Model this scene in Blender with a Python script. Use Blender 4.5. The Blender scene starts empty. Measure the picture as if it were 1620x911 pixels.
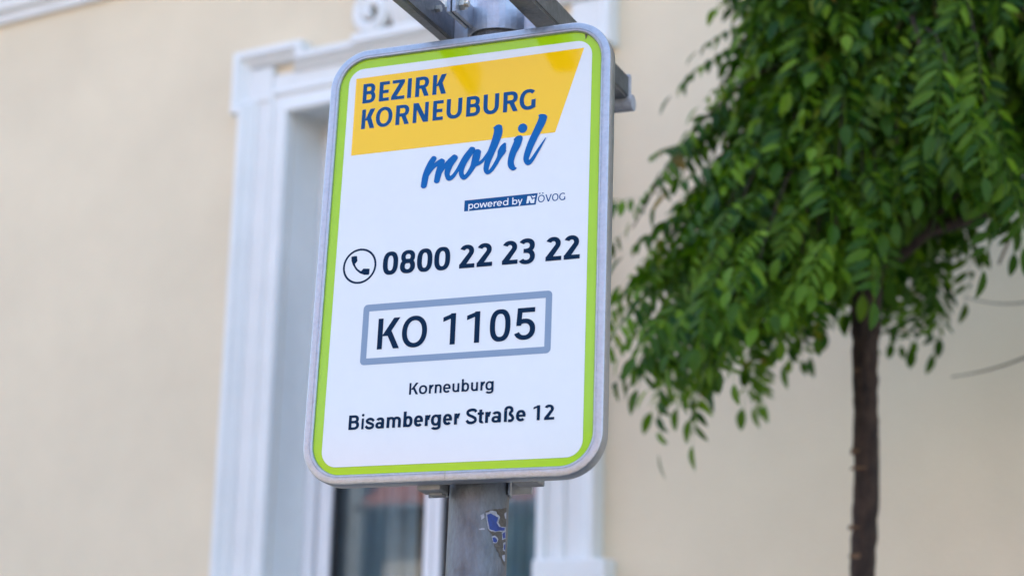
import bpy, bmesh, math, random
from mathutils import Vector, Matrix

random.seed(7)
RAD = math.radians
scene = bpy.context.scene
COL = scene.collection

# ------------------------------------------------------------------ camera
F_PX, CX, CY = 2636.45, 810.0, 455.5            # focal length and centre of the 1620 x 911 photograph
CAM = Vector((0.0, 0.0, 1.70))
def cam_ray(px, py):
    return Vector(((px - CX) / F_PX, -(py - CY) / F_PX, -1.0))
_up = cam_ray(1086, -11150).normalized()        # vanishing point of the wall's verticals
_hx = (-cam_ray(-3600, 951)).normalized()       # vanishing point of the wall's horizontals
_hx = (_hx - _up * _hx.dot(_up)).normalized()
_hy = _up.cross(_hx)
if _hy.z > 0: _hy = -_hy
ROT = Matrix((_hx, _hy, _up))                   # camera -> world (X along the facade, Y into it, Z up)
def wray(px, py): return ROT @ cam_ray(px, py)

cam_data = bpy.data.cameras.new('camera')
cam = bpy.data.objects.new('camera', cam_data); COL.objects.link(cam)
cam.matrix_world = Matrix.Translation(CAM) @ ROT.to_4x4()
cam_data.sensor_width = 36.0
cam_data.lens = F_PX / 1620.0 * 36.0
cam_data.clip_start, cam_data.clip_end = 0.05, 500.0
cam_data.dof.use_dof = True
cam_data.dof.focus_distance = 2.17
cam_data.dof.aperture_fstop = 3.3
scene.camera = cam

# ------------------------------------------------------------------ sky, sun, exposure
SUN_EL, SUN_ROT = RAD(52), RAD(-14)
world = bpy.data.worlds.new('World'); scene.world = world; world.use_nodes = True
wn = world.node_tree
sky = wn.nodes.new('ShaderNodeTexSky'); sky.sky_type = 'NISHITA'; sky.sun_disc = False
sky.sun_elevation, sky.sun_rotation = SUN_EL, SUN_ROT
sky.air_density, sky.dust_density, sky.ozone_density = 1.0, 2.2, .35
wn.nodes['Background'].inputs['Strength'].default_value = 0.14
wn.links.new(sky.outputs[0], wn.nodes['Background'].inputs['Color'])
sd = bpy.data.lights.new('sun', 'SUN'); sd.energy = 3.6; sd.angle = RAD(0.53); sd.color = (1.0, 0.95, 0.87)
sun = bpy.data.objects.new('sun', sd); COL.objects.link(sun)
to_sun = Vector((math.sin(SUN_ROT) * math.cos(SUN_EL), math.cos(SUN_ROT) * math.cos(SUN_EL), math.sin(SUN_EL)))
sun.rotation_euler = to_sun.to_track_quat('Z', 'Y').to_euler(); sun.location = (0, 20, 30)
vs = scene.view_settings
vs.view_transform = 'Standard'; vs.look = 'None'; vs.gamma = 1.0; vs.use_curve_mapping = False
vs.exposure = 2.29

# ------------------------------------------------------------------ materials
def srgb(r, g, b):
    f = lambda c: (c / 255 / 12.92) if c / 255 <= .04045 else ((c / 255 + .055) / 1.055) ** 2.4
    return (f(r), f(g), f(b))
def material(name, color, rough=.6, metal=0.0, var=0.0, scale=8.0, bump=0.0, bscale=60.0, spec=0.5, color2=None, stretch=None, coat=0.0, rvar=0.0):
    m = bpy.data.materials.new(name); m.use_nodes = True
    nt = m.node_tree; b = nt.nodes['Principled BSDF']
    b.inputs['Base Color'].default_value = (*color, 1); b.inputs['Roughness'].default_value = rough
    b.inputs['Metallic'].default_value = metal; b.inputs['Specular IOR Level'].default_value = spec
    b.inputs['Coat Weight'].default_value = coat; b.inputs['Coat Roughness'].default_value = .04
    tc = nt.nodes.new('ShaderNodeTexCoord'); src = tc.outputs['Object']
    if stretch:
        mp = nt.nodes.new('ShaderNodeMapping'); mp.inputs['Scale'].default_value = stretch
        nt.links.new(src, mp.inputs[0]); src = mp.outputs[0]
    if var or color2:
        n = nt.nodes.new('ShaderNodeTexNoise'); n.inputs['Scale'].default_value = scale
        n.inputs['Detail'].default_value = 7; n.inputs['Roughness'].default_value = .62
        nt.links.new(src, n.inputs['Vector'])
        r = nt.nodes.new('ShaderNodeValToRGB'); r.color_ramp.elements[0].position = .3; r.color_ramp.elements[1].position = .7
        c2 = color2 or tuple(min(1, c * (1 + var)) for c in color)
        c1 = color if color2 else tuple(c * (1 - var) for c in color)
        r.color_ramp.elements[0].color = (*c1, 1); r.color_ramp.elements[1].color = (*c2, 1)
        nt.links.new(n.outputs['Fac'], r.inputs[0]); nt.links.new(r.outputs[0], b.inputs['Base Color'])
        if rvar:
            mr = nt.nodes.new('ShaderNodeMapRange'); mr.inputs[1].default_value = .3; mr.inputs[2].default_value = .7
            mr.inputs[3].default_value = rough - rvar; mr.inputs[4].default_value = rough + rvar
            nt.links.new(n.outputs['Fac'], mr.inputs[0]); nt.links.new(mr.outputs[0], b.inputs['Roughness'])
    if bump:
        n2 = nt.nodes.new('ShaderNodeTexNoise'); n2.inputs['Scale'].default_value = bscale; n2.inputs['Detail'].default_value = 5
        nt.links.new(src, n2.inputs['Vector'])
        bp = nt.nodes.new('ShaderNodeBump'); bp.inputs['Strength'].default_value = bump; bp.inputs['Distance'].default_value = .01
        nt.links.new(n2.outputs['Fac'], bp.inputs['Height']); nt.links.new(bp.outputs[0], b.inputs['Normal'])
    return m

M = {}
M['plaster'] = material('cream_plaster', (.735, .632, .452), .9, var=.07, scale=1.3, bump=.35, bscale=90)
M['stucco'] = material('white_stucco', (.75, .765, .745), .85, var=.04, scale=6, bump=.2, bscale=70)
M['plinth'] = material('grey_plinth', (.30, .29, .27), .9, var=.1, scale=4, bump=.4, bscale=60)
M['window_paint'] = material('white_window_paint', (.80, .80, .80), .35, var=.02, scale=12)
M['seal'] = material('black_rubber_seal', (.015, .017, .02), .6)
M['room'] = material('room_plaster', (.55, .60, .64), .9, var=.05, scale=3)
M['curtain'] = material('blue_grey_curtain', (.33, .49, .60), .9, var=.15, scale=9)
M['roof'] = material('red_clay_tiles', (.24, .075, .055), .8, color2=(.34, .13, .09), scale=14, bump=.5, bscale=30)
M['ochre'] = material('ochre_plaster', (.55, .46, .32), .9, var=.06, scale=2)
M['blue_plaster'] = material('grey_blue_plaster', (.30, .36, .42), .9, var=.06, scale=2)
M['grey_plaster'] = material('pale_plaster', (.55, .53, .48), .9, var=.06, scale=2)
M['dark_glass'] = material('dark_glass', (.03, .04, .05), .08)
M['wood'] = material('brown_wood', (.12, .06, .03), .6, var=.2, scale=10)
M['asphalt'] = material('asphalt', (.055, .055, .056), .9, var=.2, scale=20, bump=.5, bscale=200)
M['paving'] = material('concrete_paving', (.22, .215, .20), .9, var=.1, scale=6, bump=.3, bscale=100)
M['kerb'] = material('granite_kerb', (.34, .33, .32), .85, var=.15, scale=40)
M['ground'] = material('earth', (.16, .14, .10), .95, var=.2, scale=3)
M['line_paint'] = material('white_road_paint', (.75, .75, .73), .7, var=.05, scale=9)
# sign
M['white'] = material('white_sign_film', (.73, .765, .765), .10, var=.012, scale=30)
M['green'] = material('green_sign_film', (.37, .63, .004), .10, var=.03, scale=25)
M['yellow'] = material('yellow_sign_film', (.93, .56, .0), .10)
M['navy'] = material('navy_print', (.0015, .020, .056), .35, spec=.08)
M['blue_text'] = material('blue_print', (.0, .072, .225), .30, spec=.18)
M['bright_blue'] = material('bright_blue_print', (.0, .118, .38), .30, spec=.18)
M['greyblue'] = material('grey_blue_print', (.235, .325, .44), .30, spec=.18)
M['print_white'] = material('white_print', (.77, .80, .81), .12)
M['aluminium'] = material('weathered_aluminium', (.38, .40, .425), .38, .92, color2=(.49, .515, .55), scale=160, bump=.15, bscale=500, stretch=(1, 1, 1), rvar=.10)
M['galvanised'] = material('galvanised_steel', (.095, .103, .115), .5, .5, color2=(.20, .218, .245), scale=75, bump=.25, bscale=260, stretch=(1, .4, 1), rvar=.1)
M['arm_steel'] = material('dull_galvanised_arm', (.11, .115, .12), .38, .55, color2=(.20, .21, .225), scale=30, bump=.1, bscale=150)
M['clamp_steel'] = material('bright_galvanised_clamp', (.34, .37, .42), .45, .75, color2=(.50, .54, .60), scale=40, bump=.08, bscale=200)
M['rail_steel'] = material('grey_mounting_rail', (.24, .235, .23), .5, .4, color2=(.36, .36, .36), scale=60)
M['bolt'] = material('zinc_bolt', (.62, .56, .46), .35, 1.0, var=.1, scale=80)
M['cap'] = material('grey_plastic_cap', (.32, .33, .35), .5, var=.3, scale=60)
M['residue'] = material('brown_glue_residue', (.075, .062, .05), .85, color2=(.13, .115, .10), scale=120, bump=.4, bscale=300)
M['sticker_blue'] = material('blue_sticker', (.008, .035, .22), .5, var=.35, scale=120)
M['sticker_paper'] = material('torn_sticker_paper', (.34, .35, .40), .9, var=.35, scale=200)
M['bark'] = material('dark_bark', (.010, .006, .005), .92, color2=(.068, .042, .028), scale=48, bump=1.0, bscale=75, stretch=(1, 1, .4))
M['bark_scar'] = material('pale_bark_ring', (.13, .075, .04), .9, var=.3, scale=60)
M['twig'] = material('brown_twig', (.15, .075, .04), .8, var=.2, scale=40)

def leaf_material(name, dark, light, trans):
    m = bpy.data.materials.new(name); m.use_nodes = True; nt = m.node_tree; nt.nodes.clear()
    out = nt.nodes.new('ShaderNodeOutputMaterial'); p = nt.nodes.new('ShaderNodeBsdfPrincipled')
    g = nt.nodes.new('ShaderNodeNewGeometry'); r = nt.nodes.new('ShaderNodeValToRGB')
    r.color_ramp.elements[0].color = (*dark, 1); r.color_ramp.elements[1].color = (*light, 1)
    r.color_ramp.elements[1].position = .94
    e = r.color_ramp.elements.new(.62); e.color = tuple(dark[i] * .72 + light[i] * .28 for i in range(3)) + (1,)
    e = r.color_ramp.elements.new(.985); e.color = (*light, 1)
    e = r.color_ramp.elements.new(.995); e.color = (.22, .15, .03, 1)
    nt.links.new(g.outputs['Random Per Island'], r.inputs[0])
    nt.links.new(r.outputs[0], p.inputs['Base Color']); p.inputs['Roughness'].default_value = .42
    p.inputs['Specular IOR Level'].default_value = .2
    t = nt.nodes.new('ShaderNodeBsdfTranslucent')
    mul = nt.nodes.new('ShaderNodeMix'); mul.data_type = 'RGBA'; mul.blend_type = 'MULTIPLY'; mul.inputs[0].default_value = 1
    nt.links.new(r.outputs[0], mul.inputs[6]); mul.inputs[7].default_value = (*trans, 1)
    nt.links.new(mul.outputs[2], t.inputs[0])
    ad = nt.nodes.new('ShaderNodeMixShader'); ad.inputs[0].default_value = .34
    nt.links.new(p.outputs[0], ad.inputs[1]); nt.links.new(t.outputs[0], ad.inputs[2]); nt.links.new(ad.outputs[0], out.inputs[0])
    return m
M['leaf'] = leaf_material('pinnate_leaf', (.010, .054, .003), (.15, .275, .010), (1.0, 1.15, .3))
M['young_leaf'] = leaf_material('young_pinnate_leaf', (.075, .17, .008), (.19, .32, .014), (1.0, 1.1, .3))
M['far_leaf'] = leaf_material('dark_tree_leaf', (.06, .12, .02), (.11, .17, .03), (1, 1, .6))

def pane_material():
    m = bpy.data.materials.new('window_glass'); m.use_nodes = True; nt = m.node_tree; nt.nodes.clear()
    out = nt.nodes.new('ShaderNodeOutputMaterial'); gl = nt.nodes.new('ShaderNodeBsdfGlossy'); tr = nt.nodes.new('ShaderNodeBsdfTransparent')
    gl.inputs['Roughness'].default_value = .0; tr.inputs[0].default_value = (.82, .90, .92, 1)
    fr = nt.nodes.new('ShaderNodeFresnel'); fr.inputs[0].default_value = 1.78
    mx = nt.nodes.new('ShaderNodeMixShader'); nt.links.new(fr.outputs[0], mx.inputs[0])
    nt.links.new(tr.outputs[0], mx.inputs[1]); nt.links.new(gl.outputs[0], mx.inputs[2]); nt.links.new(mx.outputs[0], out.inputs[0])
    return m
M['glass'] = pane_material()

# ------------------------------------------------------------------ helpers
def link(name, mesh, mat, parent=None, smooth=False):
    if mat is not None and not mesh.materials:
        mesh.materials.append(M[mat] if isinstance(mat, str) else mat)
    if smooth:
        for p in mesh.polygons: p.use_smooth = True
    o = bpy.data.objects.new(name, mesh); COL.objects.link(o)
    if parent is not None: o.parent = parent
    return o
def from_data(name, V, Fc, mat, parent=None, smooth=False):
    me = bpy.data.meshes.new(name); me.from_pydata([tuple(v) for v in V], [], Fc); me.update()
    return link(name, me, mat, parent, smooth)
def from_bm(name, bm, mat, parent=None, smooth=False):
    bmesh.ops.recalc_face_normals(bm, faces=bm.faces[:])
    me = bpy.data.meshes.new(name); bm.to_mesh(me); bm.free()
    return link(name, me, mat, parent, smooth)
def thing(name, label, cat, loc=(0, 0, 0), group=None):
    o = bpy.data.objects.new(name, None); COL.objects.link(o); o.location = loc
    o['label'] = label; o['category'] = cat; o.empty_display_size = .2
    if group: o['group'] = group
    return o
def tag(o, label, cat, group=None):
    o['label'] = label; o['category'] = cat
    if group: o['group'] = group
    return o
def structure(o): o['kind'] = 'structure'; return o
def box_bm(bm, lo, hi, bevel=0.0):
    g = bmesh.ops.create_cube(bm, size=1.0)
    vs_ = g['verts']
    for v in vs_:
        v.co = Vector(((lo[i] + hi[i]) / 2 + v.co[i] * (hi[i] - lo[i])) for i in range(3))
    if bevel:
        es = list({e for v in vs_ for e in v.link_edges})
        bmesh.ops.bevel(bm, geom=es, offset=bevel, segments=2, affect='EDGES', profile=.5)
def box(name, lo, hi, mat, parent=None, bevel=0.0):
    bm = bmesh.new(); box_bm(bm, lo, hi, bevel); return from_bm(name, bm, mat, parent)
def tube_data(pts, radii, seg=10, cap=True):
    """rings along a polyline; returns verts, faces"""
    V, Fc = [], []
    pts = [Vector(p) for p in pts]
    ref = Vector((0, 0, 1))
    t0 = (pts[1] - pts[0]).normalized()
    if abs(t0.dot(ref)) > .95: ref = Vector((1, 0, 0))
    a = t0.cross(ref).normalized()
    for i, p in enumerate(pts):
        t = (pts[min(i + 1, len(pts) - 1)] - pts[max(i - 1, 0)]).normalized()
        a = (a - t * a.dot(t)).normalized(); b = t.cross(a)
        for k in range(seg):
            w = 2 * math.pi * k / seg
            V.append(p + (a * math.cos(w) + b * math.sin(w)) * radii[i])
    for i in range(len(pts) - 1):
        for k in range(seg):
            k2 = (k + 1) % seg
            Fc.append((i * seg + k, i * seg + k2, (i + 1) * seg + k2, (i + 1) * seg + k))
    if cap:
        Fc.append(tuple(range(seg))[::-1]); n0 = (len(pts) - 1) * seg
        Fc.append(tuple(n0 + k for k in range(seg)))
    return V, Fc
def tube(name, pts, radii, mat, parent=None, seg=10, smooth=True):
    V, Fc = tube_data(pts, radii, seg); return from_data(name, V, Fc, mat, parent, smooth)
def mitre_sweep(path, profile, closed, to3d):
    """sweep profile [(inset, height)] along 2-D path with mitred corners; to3d(x, z, height) -> point"""
    n = len(path); V, Fc = [], []; m = len(profile)
    P = [Vector(p) for p in path]
    def nrm(a, b):
        d = (b - a).normalized(); return Vector((d.y, -d.x))     # right-hand side = inset
    for i in range(n):
        if closed or 0 < i < n - 1:
            n1 = nrm(P[i - 1], P[i]); n2 = nrm(P[i], P[(i + 1) % n])
            b = n1 + n2; b = b / b.dot(n1)
        else:
            b = nrm(P[0], P[1]) if i == 0 else nrm(P[-2], P[-1])
        for (d, h) in profile:
            q = P[i] + b * d; V.append(to3d(q.x, q.y, h))
    cnt = n if closed else n - 1
    for i in range(cnt):
        j = (i + 1) % n
        for k in range(m - 1):
            Fc.append((i * m + k, j * m + k, j * m + k + 1, i * m + k + 1))
    if not closed:
        Fc.append(tuple(range(m))); Fc.append(tuple((n - 1) * m + k for k in range(m))[::-1])
    return V, Fc

# ================================================================== THE SETTING
WY = 4.735                                        # plane of the facade
CZ = CAM.z
structure(from_data('ground', [(-150, -150, -.02), (150, -150, -.02), (150, 150, -.02), (-150, 150, -.02)], [(0, 1, 2, 3)], 'ground'))
structure(box('pavement', (-60, .6, -.01), (40, WY - .02, .0), 'paving'))
structure(box('kerb', (-60, .42, -.012), (40, .598, .0), 'kerb', bevel=.012))
structure(box('road', (-60, -7.0, -.016), (40, .416, -.12 + .0), 'asphalt')) if False else structure(from_data('road', [(-60, -7, -.012), (40, -7, -.012), (40, .418, -.012), (-60, .418, -.012)], [(0, 1, 2, 3)], 'asphalt'))
structure(box('far_kerb', (-60, -7.18, -.012), (40, -7.002, .12), 'kerb', bevel=.012))
structure(box('far_pavement', (-60, -10.98, -.01), (40, -7.182, .115), 'paving'))

# ------------------------------------------------------------------ the townhouse with its window
HX0, HX1, HY1, HZ1 = -15.0, 9.0, WY + 9.0, 7.4
OX0, OX1, OZ0, OZ1 = -3.907, -2.770, 1.74, 3.757   # window opening
REV = .17
house = thing('townhouse', 'cream plastered townhouse with white stucco window surround behind the stop sign', 'building', (0, WY, 0))
def H(x, y, z): return (x, y - WY, z)              # world -> house space
V, Fc = [], []
xs, zs = [HX0, OX0, OX1, HX1], [0, OZ0, OZ1, HZ1]
for z in zs:
    for x in xs: V.append(H(x, WY, z))
for r in range(3):
    for c in range(3):
        if (r, c) != (1, 1): Fc.append((r * 4 + c, r * 4 + c + 1, (r + 1) * 4 + c + 1, (r + 1) * 4 + c))
b0 = len(V)
for (x, z) in ((HX0, 0), (HX1, 0), (HX1, HZ1), (HX0, HZ1)): V.append(H(x, HY1, z))
Fc += [(3, b0 + 1, b0 + 2, 15), (0, 12, b0 + 3, b0), (b0, b0 + 3, b0 + 2, b0 + 1)]
from_data('wall', V, Fc, 'plaster', house)
# reveals
V = [H(OX0, WY, OZ0), H(OX1, WY, OZ0), H(OX1, WY, OZ1), H(OX0, WY, OZ1)] + [H(OX0, WY + .3, OZ0), H(OX1, WY + .3, OZ0), H(OX1, WY + .3, OZ1), H(OX0, WY + .3, OZ1)]
from_data('window_reveal', V, [(0, 4, 5, 1), (1, 5, 6, 2), (2, 6, 7, 3), (3, 7, 4, 0)], 'stucco', house)
# plinth and roof
box('plinth', H(HX0 - .05, WY - .05, 0), H(HX1 + .05, WY - .001, .62), 'plinth', house, .01)
V = [H(HX0 - .3, WY - .55, HZ1 - .05), H(HX1 + .3, WY - .55, HZ1 - .05), H(HX1 + .3, WY + 4.5, HZ1 + 3.6), H(HX0 - .3, WY + 4.5, HZ1 + 3.6), H(HX0 - .3, WY + 9.5, HZ1 - .05), H(HX1 + .3, WY + 9.5, HZ1 - .05)]
from_data('roof', V, [(0, 1, 2, 3), (3, 2, 5, 4), (0, 3, 4), (1, 5, 2), (0, 4, 5, 1)], 'roof', house)
# string cornice above the ground floor windows
prof = [(0, 0), (0, .030), (.035, .034), (.045, .062), (.085, .070), (.10, .082), (.125, .115), (.150, .140), (.185, .146), (.188, .165), (.235, .168), (.26, .10), (.27, 0)]
zc = 2.716 + CZ
V = []; Fc = []
for x in (HX0 + .01, HX1 - .01):
    for (dz, out) in prof: V.append(H(x, WY - out + .001, zc + dz))
m = len(prof)
for k in range(m - 1): Fc.append((k, m + k, m + k + 1, k + 1))
from_data('string_cornice', V, Fc, 'stucco', house)

# --- window surround (crossetted architrave), keystone cartouche, sill
surround = bpy.data.objects.new('window_surround', None); COL.objects.link(surround); surround.parent = house
def wall3d(x, z, h): return H(x, WY - h, z)
AX0, AX1 = -4.133, -2.548
AZT, EZT, EZB = 2.263 + CZ, 2.312 + CZ, 2.063 + CZ
EX0, EX1 = -4.174, -2.510
EI0, EI1 = -3.838, -2.851
SZ = 1.70 + .339
outer_path = [(AX0, SZ - .09), (AX0, EZB), (EX0, EZB), (EX0, EZT), (EI0, EZT), (EI0, AZT), (EI1, AZT), (EI1, EZT), (EX1, EZT), (EX1, EZB), (AX1, EZB), (AX1, SZ)]
prof = [(0, .0), (0, .066), (.004, .071), (.026, .071), (.030, .066), (.032, .056), (.044, .046), (.056, .034), (.062, .026), (.062, 0)]
V, Fc = mitre_sweep(outer_path, prof, False, wall3d)
from_data('outer_moulding', V, Fc, 'stucco', surround)
in_path = [(AX0 + .058, SZ - .09), (AX0 + .058, AZT - .058), (AX1 - .058, AZT - .058), (AX1 - .058, SZ)]
wv = OX0 - (AX0 + .058)
prof = [(0, 0), (0, .020), (.066, .022), (.068, .034), (.078, .040), (.088, .034), (.090, .026), (wv - .036, .028), (wv - .034, .044), (wv - .026, .050), (wv - .008, .050), (wv - .002, .044), (wv - .001, .004)]
V, Fc = mitre_sweep(in_path, prof, False, wall3d)
from_data('inner_fascia', V, Fc, 'stucco', surround)
for s, (xa, xb) in ((0, (EX0 + .050, AX0 + .130)), (1, (AX1 - .130, EX1 - .050))):
    box('corner_block', H(xa, WY - .030, AZT - .158), H(xb, WY + .002, AZT - .020), 'stucco', surround, .004)
# lower blocks and sill
for xa, xb, zt_ in ((-4.18, OX0 - .004, SZ - .09), (OX1 + .004, -2.501, SZ)):
    box('apron_block', H(xa, WY - .078, OZ0 - .02), H(xb, WY + .003, zt_), 'stucco', surround, .006)
box('sill', H(-4.30, WY - .16, OZ0 - .10), H(-2.43, WY + .20, OZ0 - .022), 'stucco', surround, .012)
# stucco cartouche above the lintel
def spiral(cx, cz, r0, r1, turns, a0, sgn, out, rad):
    pts, rr = [], []
    n = 30
    for i in range(n + 1):
        t = i / n; a = a0 + sgn * t * turns * 2 * math.pi; r = r0 + (r1 - r0) * t
        pts.append(H(cx + r * math.cos(a), WY - out - .03 * t, cz + r * math.sin(a))); rr.append(rad * (1 - .45 * t))
    return pts, rr
KX, KZ = -3.372, 2.405 + CZ
cart = bpy.data.objects.new('cartouche', None); COL.objects.link(cart); cart.parent = house
for sg in (-1, 1):
    p, r = spiral(KX + sg * .135, KZ - .045, .085, .012, 1.5, math.pi / 2, -sg, .045, .030); tube('volute', p, r, 'stucco', cart, 10)
    p, r = spiral(KX + sg * .125, KZ + .14, .070, .012, 1.4, -math.pi / 2, sg, .045, .026); tube('volute', p, r, 'stucco', cart, 10)
    pts = [H(KX + sg * (.20 - .05 * t), WY - .05, KZ - .10 + .32 * t + .03 * math.sin(t * 9)) for t in [i / 10 for i in range(11)]]
    tube('acanthus_leaf', pts, [.012 + .03 * math.sin(math.pi * i / 10) for i in range(11)], 'stucco', cart, 8)
bm = bmesh.new(); bmesh.ops.create_uvsphere(bm, u_segments=24, v_segments=14, radius=1)
for v in bm.verts: v.co = Vector(H(KX + v.co.x * .10, WY - .02 + v.co.y * .09, KZ + .06 + v.co.z * .21))
from_bm('shield', bm, 'stucco', cart, True)
box('keystone_foot', H(KX - .22, WY - .085, KZ - .165), H(KX + .22, WY - .0, KZ - .125), 'stucco', cart, .008)

# --- the timber window
win = bpy.data.objects.new('casement_window', None); COL.objects.link(win); win.parent = house
FY = WY + REV
FW, SW = .052, .058
def bar(name, x0, x1, z0, z1, y0, y1, parent, bev=.006, mat='window_paint'):
    return box(name, H(x0, y0, z0), H(x1, y1, z1), mat, parent, bev)
frame = bpy.data.objects.new('window_frame', None); COL.objects.link(frame); frame.parent = win
bar('frame_post', OX0 + .001, OX0 + FW, OZ0, OZ1, FY, FY + .07, frame)
bar('frame_post', OX1 - FW, OX1 - .001, OZ0, OZ1, FY, FY + .07, frame)
bar('frame_head', OX0 + FW + .001, OX1 - FW - .001, OZ1 - FW, OZ1 - .001, FY + .001, FY + .07, frame)
bar('frame_transom', OX0 + FW + .001, OX1 - FW - .001, 3.20, 3.28, FY - .012, FY + .069, frame)
bar('frame_rail', OX0 + FW + .001, OX1 - FW - .001, OZ0 + .001, OZ0 + FW, FY + .001, FY + .07, frame)
midx = -3.332
for (xa, xb) in ((OX0 + FW + .010, midx - .003), (midx + .003, OX1 - FW - .010)):
    for (za, zb) in ((OZ0 + FW + .008, 3.192), (3.288, OZ1 - FW - .008)):
        s = bpy.data.objects.new('sash', None); COL.objects.link(s); s.parent = win
        innerw = .032
        lw = SW if xa < midx - .3 else innerw; rw = innerw if xa < midx - .3 else SW
        y0, y1 = FY + .010, FY + .062
        bar('sash_stile', xa, xa + lw, za, zb, y0, y1, s, .008)
        bar('sash_stile', xb - rw, xb, za, zb, y0, y1, s, .008)
        bar('sash_rail', xa + lw, xb - rw, zb - .06, zb, y0 + .002, y1, s, .008)
        bar('sash_rail', xa + lw, xb - rw, za, za + .07, y0 + .002, y1, s, .008)
        for (p, q) in ((xa + lw, xa + lw + .016), (xb - rw - .010, xb - rw)):
            bar('glazing_seal', p - .001, q, za + .071, zb - .061, y0 + .016, y0 + .026, s, 0, 'seal')
        g = from_data('pane', [H(xa + lw - .003, FY + .036, za + .066), H(xb - rw + .003, FY + .036, za + .066), H(xb - rw + .003, FY + .036, zb - .056), H(xa + lw - .003, FY + .036, zb - .056)], [(0, 1, 2, 3)], 'glass', s)
# room behind the glass
V = [H(-5.2, WY + .30, 1.1), H(-1.4, WY + .30, 1.1), H(-1.4, WY + .30, 4.2), H(-5.2, WY + .30, 4.2)] + [H(-5.2, WY + 4.3, 1.1), H(-1.4, WY + 4.3, 1.1), H(-1.4, WY + 4.3, 4.2), H(-5.2, WY + 4.3, 4.2)]
from_data('room', V, [(4, 5, 6, 7), (0, 4, 7, 3), (1, 2, 6, 5), (3, 7, 6, 2), (0, 1, 5, 4)], 'room', house)
# curtain hanging inside
def curtain(x0_, wid, label):
  V, Fc = [], []
  n = 90
  for i in range(n + 1):
    x = x0_ + wid * i / n; y = WY + .40 + .03 * math.sin(i * .62) + .012 * math.sin(i * 1.7 + 1)
    for z in (1.55, 3.9): V.append((x - x0_, y - WY - .38, z - 1.55))
  for i in range(n): Fc.append((2 * i, 2 * i + 2, 2 * i + 3, 2 * i + 1))
  cu = from_data('curtain', V, Fc, 'curtain', None, True); cu.location = (x0_, WY + .38, 1.55)
  tag(cu, label, 'curtain')
curtain(-4.25, .72, 'blue grey curtain behind the glass, at the reveal side away from the tree')
curtain(-3.27, .62, 'narrow blue grey curtain behind the glass, at the side towards the tree')

# ================================================================== STOP SIGN
SX = ROT @ (-cam_ray(-6555.28, 1042.43)).normalized()
SY = ROT @ cam_ray(1120.95, -7485.23).normalized()
SY = (SY - SX * SX.dot(SY)).normalized(); SN = SX.cross(SY)
corners = [(554.04, 112.53), (937.25, 62.40), (921.19, 722.0), (507.24, 739.75)]
SCALE = 1.9
SO = Vector((0, 0, 0))
for q in corners:
    r = wray(*q); SO += r / abs(r.dot(SN)) * SCALE / 4
SO += CAM
sign_rot = Matrix((SX, SY, SN)).transposed()
sign_m = Matrix.Translation(SO) @ sign_rot.to_4x4()
PU, PW = .0128, -.080                               # pole axis in sign space (u, w)
foot_t = (0.0 - (SO + SX * PU + SN * PW).z) / SY.z # how far down the pole reaches the pavement
sign = thing('stop_sign', 'white and green on-demand bus stop sign on a galvanised pole', 'stop sign')
base = SO + SX * PU + SN * PW + SY * foot_t
sign.matrix_world = Matrix.Translation(base) @ sign_rot.to_4x4()
bpy.context.view_layer.update()
off = Vector((-PU, -foot_t, -PW))                  # sign-plane origin in the thing's own space
def S(u, v, w=0.0): return (u + off.x, v + off.y, w + off.z)

def rrect(hw, hh, r, n=12, c=(0, 0), start_bottom=False):
    pts = []
    for (sx_, sy_, a0) in ((1, 1, 0), (-1, 1, 90), (-1, -1, 180), (1, -1, 270)):
        for i in range(n + 1):
            a = RAD(a0 + 90 * i / n)
            pts.append((c[0] + sx_ * (hw - r) + r * math.cos(a), c[1] + sy_ * (hh - r) + r * math.sin(a)))
    return pts
def flat(name, pts, w, mat, parent):
    """a thin film of print: polygon with a hairline of thickness"""
    n = len(pts)
    V = [S(p[0], p[1], w) for p in pts] + [S(p[0], p[1], w - .0001) for p in pts]
    Fc = [tuple(range(n))] + [(i, n + i, n + (i + 1) % n, (i + 1) % n) for i in range(n)]
    return from_data(name, V, Fc, mat, parent)

# --- frame: extruded aluminium rail bent round the panel, joint at the bottom
HWf, HHf, RO, CV = .2045, .3085, .056, .0015
n = 14
ring = rrect(HWf, HHf, RO, n, (0, CV))
# reorder so the run starts and ends at the bottom joint
jx = -.0015
idx = next(i for i in range(len(ring)) if ring[i][1] < CV - HHf + .00001 and ring[i][0] < 0)   # last point of lower left arc
path = [(jx + .0003, CV - HHf)] + [ring[(idx + 1 + k) % len(ring)] for k in range(len(ring))] + [(jx - .0003, CV - HHf)]
# profile: (inset from the outer outline, w)
prof = [(.012, -.0205), (.0025, -.0205), (.0007, -.0195), (0, -.0175), (0, .0005), (.0007, .0026), (.0025, .0036), (.0093, .0036), (.0097, .0030), (.0103, .0030), (.0107, .0036), (.0125, .0034), (.0135, .0024), (.0138, .0010), (.0138, -.004)]
V, Fc = [], []
m = len(prof)
P2 = [Vector(p) for p in path]
for i, p in enumerate(P2):
    a = P2[max(i - 1, 0)]; b = P2[min(i + 1, len(P2) - 1)]
    d = (b - a).normalized()
    nn = Vector((-d.y, d.x))                       # inward for a counter-clockwise run
    if i in (0, len(P2) - 1): nn = Vector((0, 1))
    for (ins, w) in prof:
        q = p + nn * ins; V.append(S(q.x, q.y, w))
for i in range(len(P2) - 1):
    for k in range(m - 1): Fc.append((i * m + k, (i + 1) * m + k, (i + 1) * m + k + 1, i * m + k + 1))
fr = from_data('frame', V, Fc, 'aluminium', sign, True)
fr.data.set_sharp_from_angle(angle=RAD(35))
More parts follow.
